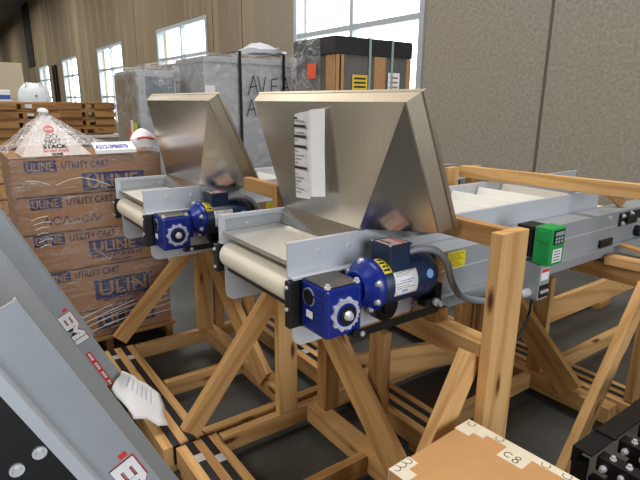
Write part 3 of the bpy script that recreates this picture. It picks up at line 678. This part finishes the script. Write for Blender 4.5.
# ------------------------------------------------------------------ inclined conveyors in the left foreground
EL = math.radians(65.3)
def inclined(name, label, XN, XF, O, a0, a1, logo, black, legs):
    t = thing('inclined_conveyor', label, 'conveyor', (XN, O[0], O[1]), 'inclined conveyors in the left foreground', (-EL, 0, 0))
    # local axes: x as the scene, y down the slope, z square to it
    def L(b, nm, mat, par=t, **k): return b.build(nm, mat, par, local=True, **k)
    for X_, s in ((0, 1), (XF-XN, -1)):
        b = MB(); b.box(X_-.003, X_+.003, a0, a1, -.20, 0); b.box(X_-(.014 if s > 0 else -.003), X_+(-.003 if s > 0 else .014), a0, a1, -.004, 0)
        L(b, 'side_plate', GREY)
        b = MB(); b.box(X_+s*.003, X_+s*.060, a0, a1, -.087, -.083); b.box(X_+s*.056, X_+s*.060, a0, a1, -.104, -.087); L(b, 'side_flange', WHITEGREY)
        b = MB(); b.box(X_+s*.003, X_+s*.052, a0+.03, a1-.02, -.30, -.105); fr = L(b, 'side_frame', BLACK if black else GREY)
        for a in (.08, .253, .2545, .50, .70):
            zz = -.163 if a == .2545 else -.120
            if a0 < a < a1:
                b = MB(); b.cyl((X_+s*.052, a, zz), (X_+s*.057, a, zz), .0125, seg=20); b.cyl((X_+s*.057, a, zz), (X_+s*.064, a, zz), .0075, seg=6); L(b, 'bolt', BOLT)
    b = MB(); b.box(XF-XN+.012, -.012, a0+.02, a1-.02, -.10, -.09); b.box(XF-XN+.012, -.012, a0+.02, a1-.02, -.26, -.25)
    L(b, 'belt', BELT)
    b = MB(); b.box(XF-XN+.006, -.006, a1-.012, a1-.004, -.25, -.03); L(b, 'end_plate', GREY)
    # maker's mark: white letters with red behind, a red square and a red strip of small print
    la, ls, k = logo
    zc = -.014-ls
    text('emblem_letters', 'EMI', ls*1.40, (.0048, la, zc), (0, 1, 0), (0, 0, 1), PAPER, t, 1.42, ls*.075, local=True)
    text('emblem_outline', 'EMI', ls*1.40, (.0040, la, zc), (0, 1, 0), (0, 0, 1), INK, t, 1.42, ls*.098, local=True)
    text('emblem_red', 'EMI', ls*1.40, (.0032, la-ls*.03, zc+ls*.05), (0, 1, 0), (0, 0, 1), RED, t, 1.42, ls*.10, local=True)
    b = MB(); b.box(.003, .0034, la-ls*.40, la-ls*.12, zc+ls*.55, zc+ls*.92); L(b, 'emblem_square', RED)
    if k:
        b = MB(); b.box(.003, .0036, la+ls*4.15, la+ls*8.2, zc-ls*.02, zc+ls*.42); L(b, 'emblem_strip', RED)
        for q in range(14):
            if q % 4 == 3: continue
            b = MB(); b.box(.0036, .0039, la+ls*(4.3+q*.27), la+ls*(4.5+q*.27), zc+ls*.1, zc+ls*.3); L(b, 'strip_print', PAPER)
    if legs:
        for X_ in (-.05, XF-XN+.05):
            p0 = V((XN+X_, O[0]+legs*math.cos(EL)-.25*math.sin(EL)*.9, O[1]-legs*math.sin(EL)-.25*math.cos(EL)*.9))
            b = MB(); b.box(p0.x-.03, p0.x+.03, p0.y-.03, p0.y+.03, 0, p0.z+.05)
            o = b.build('leg', BLACK, None); o.parent = t
            o.matrix_parent_inverse = (Matrix.Translation(t.location) @ Euler((-EL, 0, 0)).to_matrix().to_4x4()).inverted()
    return t
inclined('a', 'inclined grey conveyor with the maker letters, beside the wrapped cartons', -2.2, -2.71, (.127, 1.201), -.55, .875, (.478, .050, True), False, .62)
inclined('b', 'nearest inclined grey conveyor with black lower frame, cut by the photo corner', -1.0, -1.51, (.061, 1.26), 0, 1.12, (.425, .048, True), True, .95)
# sheet of paper hanging from the end of the farther one
t = thing('crumpled_paper', 'creased white paper sheet hanging at the end of the inclined conveyor', 'paper', (-2.12, .55, .2))
P = [V((-2.15, .488, .456)), V((-2.19, .66, .262)), V((-2.048, .631, .175)), V((-2.05, .492, .262)), V((-2.16, .438, .374))]
b = MB(); rows = []
for i in range(9):
    u = i/8; a = P[0].lerp(P[1], u); c = (P[4].lerp(P[3], u*1.6) if u < .62 else P[3].lerp(P[2], (u-.62)/.38)); rows.append([a.lerp(c, j/8) for j in range(9)])
b.sheet(rows); o = b.build('sheet', PAPER, t, solid=.001, smooth=True); crumple(o, .016, 15, 3)
b = MB()
for k in range(6):
    a, c = P[0].lerp(P[1], .2+.10*k), P[4].lerp(P[2], .2+.10*k)
    q0, q1 = a.lerp(c, .15)+V((.012, 0, .012)), a.lerp(c, .62)+V((.012, 0, .012)); d = (P[1]-P[0]).normalized()*.0025
    b.poly([q0-d, q1-d, q1+d, q0+d])
b.build('print_lines', plain('faint_print', (196, 200, 214), .7), t)

# ------------------------------------------------------------------ stacked black steel stands in the right corner
t = thing('steel_stand', 'stacked black steel stand with bright bolts, in front of the leaning brace', 'stand', (-.5, 1.9, 0))
zb = .50
b = MB(); b.box(-.705, -.640, 1.56, 2.45, zb-.008, zb, .001); b.box(-.705, -.699, 1.56, 2.45, zb-.06, zb-.008); b.build('angle_bar', BLACK, t)
b = MB(); b.box(-.22, -.16, 1.56, 2.45, zb-.06, zb, .002); b.build('angle_bar', BLACK, t)
b = MB(); b.box(-.710, -.632, 1.70, 1.715, zb, zb+.006); b.build('clip_plate', BLACK, t)
for k in range(6):
    y = 1.60+k*.15
    b = MB(); b.box(-.64, -.22, y, y+.045, zb-.035, zb-.02, .001); b.box(-.64, -.22, y, y+.005, zb-.07, zb-.035); b.build('cross_bar', BLACK, t)
    b = MB(); b.box(-.67, -.22, y+.03, y+.06, zb-.17, zb-.13, .002); b.build('cross_bar', BLACK, t)
    for x, zz in ((-.60, zb-.02), (-.55, zb-.02), (-.45, zb-.02)):
        if k < 5: bolt((x, y+.022, zz), (0, 0, 1), .007, t, .014)
    bolt((-.615, y, zb-.052), (0, -1, 0), .008, t, .018); bolt((-.56, y, zb-.052), (0, -1, 0), .007, t, .012)
rb = random.Random(3)
for k in range(16):
    bolt((rb.uniform(-.62, -.28), 1.60+.15*rb.randrange(5)+.03-.001, zb-.15+rb.uniform(-.01, .01)), (0, -1, 0), .008, t, .016)
for x in (-.69, -.19):
    for y in (1.60, 2.40):
        b = MB(); b.box(x-.02, x+.02, y-.02, y+.02, 0, zb-.06); b.build('leg', BLACK, t)
b = MB(); b.box(-.66, -.22, 1.60, 2.42, .30, .31); b.build('lower_shelf', BLACK, t)

# ------------------------------------------------------------------ wrapped machines and loads behind
def wrapfilm(t, x0, x1, y0, y1, z0, z1, mat=GFILM, amp=.03, sc=6, seed=1):
    b = MB(); nx, ny, nz = 8, 12, 14; g = .025
    per = [(x1+g, y0-g+k*(y1-y0+2*g)/ny) for k in range(ny)] + [(x1+g-k*(x1-x0+2*g)/nx, y1+g) for k in range(nx)] + [(x0-g, y1+g-k*(y1-y0+2*g)/ny) for k in range(ny)] + [(x0-g+k*(x1-x0+2*g)/nx, y0-g) for k in range(nx+1)]
    cx, cy = (x0+x1)/2, (y0+y1)/2
    rows = [[(x, y, z0+(z1+g-z0)*j/nz) for x, y in per] for j in range(nz+1)]
    rows += [[(cx+(x-cx)*k, cy+(y-cy)*k, z1+g+.012) for x, y in per] for k in (.8, .4, .05)]
    b.sheet(rows); o = b.build('wrap_film', mat, t, smooth=True); crumple(o, amp, sc, seed)
# long grey cabinet with black straps
x0, x1, y0, y1, z1 = -5.30, -4.6, 2.0, 3.16, 2.0
t = thing('wrapped_cabinet', 'long grey cabinet under clear wrap with black straps and scrawled writing', 'cabinet', ((x0+x1)/2, 2.6, 0))
b = MB(); b.box(x0, x1, y0, y1, .1, z1, .01); b.box(x0, x1+.01, y0-.005, y1+.01, z1-.05, z1-.04); b.build('body', CABINET, t)
bx('base', x0, x1, y0, y1, 0, .1, OLDWOOD, t)
for yy in (2.34, 2.82):
    b = MB(); b.box(x1+.05, x1+.055, yy-.014, yy+.014, 0, z1+.055); b.box(x0-.05, x1+.055, yy-.014, yy+.014, z1+.05, z1+.055); b.box(x0-.055, x0-.05, yy-.014, yy+.014, 0, z1+.055); b.build('strap', RUBBER, t)
bx('corner_guard', x1+.002, x1+.012, y0, y0+.10, 1.66, 1.74, PAPER, t)
handwriting('marker_writing', [[(0, 0), (.35, 1), (.6, 0)], [(.1, .4), (.55, .5)], [(.6, 1), (.85, .0), (1.1, 1)], [(1.9, .9), (1.45, .85), (1.45, .0), (1.9, .1)], [(1.45, .5), (1.8, .5)], [(2.0, 0), (2.35, .95), (2.6, 0)], [(2.1, .4), (2.5, .45)], [(2.8, 0), (2.9, .9), (3.2, .2), (3.5, .9), (3.6, 0)],
             [(-.1, -1.1), (.2, -.2), (.45, -1.1)], [(0, -.75), (.4, -.7)], [(.6, -.3), (.65, -1.), (.95, -1.05), (1.0, -.3)], [(1.1, -.9), (1.4, -.8)]], (x1+.048, 2.42, 1.66), (0, 1, 0), (0, 0, 1), .18, .005, INK, t)
wrapfilm(t, x0, x1, y0, y1, .1, z1, amp=.02)
# narrower cabinet at the left and the brown load between
x0, x1, y0, y1, z1 = -5.75, -5.0, 1.52, 1.88, 1.88
t = thing('wrapped_cabinet', 'narrow grey cabinet with crumpled wrap over its side, left of the long one', 'cabinet', ((x0+x1)/2, 1.74, 0))
b = MB(); b.box(x0, x1, y0, y1, .0, z1-.07, .01); b.box(x0, x1-.02, y0, y1, z1-.07, z1, .01); b.build('body', CABINET, t)
bx('front_panel', x1, x1+.012, y0+.07, y1-.02, 1.45, z1-.06, plain('blue_grey_panel', (112, 120, 130), .4, .2), t)
bx('side_board', x0, x1-.1, y0-.012, y0-.001, 0, z1-.03, plain('brown_board', (140, 122, 100), .8), t)
bx('orange_tag', x1-.22, x1-.10, y0-.05, y0-.046, 1.22, 1.36, ORANGE, t, 0); bx('lime_tag', x1-.06, x1+.03, y0-.05, y0-.046, 1.26, 1.40, LIME, t, 0); bx('white_tag', x1-.14, x1-.07, y0-.056, y0-.052, 1.30, 1.42, PAPER, t, 0)
wrapfilm(t, x0, x1, y0, y1, .0, z1, amp=.035, sc=7, seed=5)
x0, x1, y0, y1, z1 = -6.3, -5.42, 2.03, 2.5, 1.98
t = thing('wrapped_load', 'brown wrapped load between the two grey cabinets', 'load', ((x0+x1)/2, 2.26, 0))
b = MB(); b.box(x0, x1, y0, y1, 0, z1, .02); b.build('body', plain('brown_load', (134, 118, 98), .8, 0, .25, 14), t); wrapfilm(t, x0, x1, y0, y1, 0, z1, amp=.03, sc=8, seed=9)
t = thing('plastic_bag', 'crumpled clear plastic bag lying on the long wrapped cabinet', 'bag', (-4.85, 2.75, 2.06))
b = MB(); b.lathe((-4.85, 2.75, 2.06), (0, 0, 1), [(0, .22), (.03, .24), (.07, .17), (.09, .05)], 24); o = b.build('bag', plain('cloudy_plastic', (214, 220, 228), .3), t, smooth=True); crumple(o, .05, 9, 3)
# pallet load with black lid
x0, x1, y0, y1, z1 = -4.15, -3.56, 2.71, 3.57, 2.13
t = thing('lidded_load', 'strapped pallet load with black lid and yellow label, in front of the big window', 'crate', ((x0+x1)/2, 3.14, 0))
b = MB(); b.box(x0, x1, y0, y1, .12, 2.0, .006); b.build('body', plain('dark_grey_load', (98, 96, 94), .6, 0, .12, 8), t)
for k in range(3): beam('pallet_runner', (x0, y0+.06+k*.37, .06), (x1, y0+.06+k*.37, .06), .09, .12, t, OLDWOOD)
b = MB(); b.box(x0-.02, x1+.012, y0-.02, y1+.012, 1.99, z1, .006); b.build('lid', plain('black_lid', (38, 40, 44), .5), t)
for y in (y0, y0+.03, y0+.42, y1-.05):
    bx('edge_board', x1+.001, x1+.012, y, y+(.13 if y == y0+.42 else .05), .3, 1.985, TAN, t)
bx('edge_board', x1-.12, x1-.002, y0-.012, y0-.001, .3, 1.985, TAN, t)
for yy in (y0+.36, y0+.62):
    b = MB(); b.box(x1+.016, x1+.019, yy-.012, yy+.012, .12, z1+.005); b.box(x0-.02, x1+.019, yy-.012, yy+.012, z1+.002, z1+.005); b.build('strap', plain('pale_green_strap', (150, 170, 160), .4), t)
yl = bx('yellow_label', x1+.013, x1+.0145, y0+.17, y0+.34, 1.66, 1.83, plain('amber_label', (222, 190, 60), .5), t, 0)
for k in range(4): bx('label_print', x1+.0145, x1+.0149, y0+.19, y0+.32, 1.69+k*.034, 1.706+k*.034, INK, yl, 0)
wl = bx('white_label', x1+.014, x1+.0155, y0+.58, y0+.72, 1.66, 1.86, PAPER, t, 0)
for k in range(4): bx('label_print', x1+.0155, x1+.0159, y0+.60, y0+.70, 1.69+k*.04, 1.706+k*.04, plain('red_grey_print', (170, 120, 120), .6), wl, 0)
bx('orange_tag', x0+.25, x0+.37, y0-.05, y0-.045, 1.80, 1.92, ORANGE, t, 0)
b = MB(); b.sheet([[(x0-.03+(x1-x0-.14)*i/10, y0-.035, .3+(z1-.1-.3+.1)*j/14) for i in range(11)] for j in range(15)]); o = b.build('wrap_film', GFILM, t, smooth=True); crumple(o, .02, 8, 2)

# ------------------------------------------------------------------ loads at the left, far down the hall
def pallet_proto(label):
    t = thing('stacked_pallet', label, 'pallet', (0, 0, 0), 'pallets stacked behind the cartons')
    for k in range(6): beam('deck_board', (-.5+k*.2, -.38, .100), (-.5+k*.2, .38, .100), .16, .024, t, OLDWOOD)
    for yy in (-.36, 0, .36): beam('stringer', (-.58, yy, .0555), (.58, yy, .0555), .045, .063, t, OLDWOOD)
    for k in range(4): beam('bottom_board', (-.5+k*.333, -.38, .012), (-.5+k*.333, .38, .012), .15, .022, t, OLDWOOD)
    for y_ in (-.37, .10): beam('edge_board', (.592, y_, .056), (.592, y_+.30, .056), .022, .066, t, OLDWOOD)
    return t
names = ['topmost', 'second from the top', 'third from the top', 'fourth from the top', 'fifth from the top']
proto = None
for (cx, cy, zt, n, side) in ((-8.1, .86, 1.57, 5, 'left-hand'), (-8.6, 1.68, 1.57, 4, 'right-hand')):
    for k in range(n):
        lb = 'weathered wooden pallet, %s in the %s stack behind the cartons' % (names[k], side)
        if proto is None: o = proto = pallet_proto(lb)
        else: o = copy_tree(proto)
        o['label'] = lb; o.location = (cx+random.uniform(-.02, .02), cy+random.uniform(-.025, .025), zt-.1125*(k+1)); o.rotation_euler.z = random.uniform(-.02, .02)
t = thing('wrapped_pallet_load', 'low grey wrapped load under the right-hand pallet stack', 'load', (-8.6, 1.68, 0))
b = MB(); b.box(-9.2, -8.0, 1.3, 2.12, 0, 1.08, .01); b.build('body', plain('grey_wrapped_cartons', (140, 132, 124), .5, 0, .12, 6), t); bx('top_sheet', -9.22, -7.98, 1.28, 2.14, 1.08, 1.118, plain('pale_sheet', (206, 204, 200), .5), t)
t = thing('timber_stack', 'pale lumber stack under the left-hand pallets', 'lumber', (-8.1, .86, 0))
for k in range(5): beam('board', (-8.7, .86, .09+k*.2), (-7.4, .86, .09+k*.2), .86, .18, t)
# white bulk bag, packs and the beige panel, 20 m away
t = thing('bulk_bag', 'white woven bulk bag standing behind the pallets, far down the hall', 'bag', (-20, 2.62, 0))
b = MB(); b.lathe((-20, 2.62, .0), (0, 0, 1), [(0, .42), (.1, .50), (1.5, .50), (1.85, .46), (2.02, .36), (2.10, .22), (2.13, .10)], 28); o = b.build('sack', BAG, t, smooth=True); crumple(o, .05, 3, 1)
for dx, dy in ((.28, .2), (-.28, .2), (.28, -.2)):
    b = MB(); b.tube([(-20+dx, 2.62+dy-.06, 1.95), (-20+dx, 2.62+dy-.03, 2.14), (-20+dx, 2.62+dy+.03, 2.14), (-20+dx, 2.62+dy+.06, 1.95)], .02, 8); b.build('lifting_loop', BAG, t)
b = MB(); b.cyl((-19.52, 2.62, 1.72), (-19.49, 2.62, 1.72), .035); b.build('green_mark', GREEN, t)
t = thing('storage_rack', 'low grey rack holding blue and white packs at the far left', 'rack', (-20, 1.3, 0))
for x in (-20.4, -19.6):
    for y in (.5, 1.98):
        b = MB(); b.box(x-.04, x+.04, y-.04, y+.04, 0, 1.5); b.build('upright', GREY, t)
b = MB(); b.box(-20.45, -19.55, .45, 2.02, 1.5, 1.54); b.build('shelf', GREY, t)
for k, lb in ((2, 'blue and white shrink-wrapped pack cut by the left edge of the photo'), (3, 'blue and white shrink-wrapped pack between another pack and the bulk bag')):
    t = thing('bottle_pack', lb, 'pack', (-20, .66+k*.36, 1.54), 'packs on the far rack')
    b = MB(); b.box(-20.2, -19.8, .50+k*.36, .84+k*.36, 1.54, 1.90, .03); b.build('pack', PAPER, t)
    b = MB(); b.box(-19.8, -19.79, .51+k*.36, .83+k*.36, 1.60, 1.74); b.build('blue_band', plain('blue_band', (60, 84, 160), .5), t)
t = thing('beige_container', 'beige boxy container standing far down the hall at the left edge', 'container', (-25, 2.0, 0))
b = MB(); b.box(-26, -24, .4, 2.85, 0, 2.98, .03); b.build('body', BEIGE, t); bx('door_seam', -24, -23.99, 1.6, 1.62, .2, 2.9, plain('seam', (140, 128, 108), .7), t)
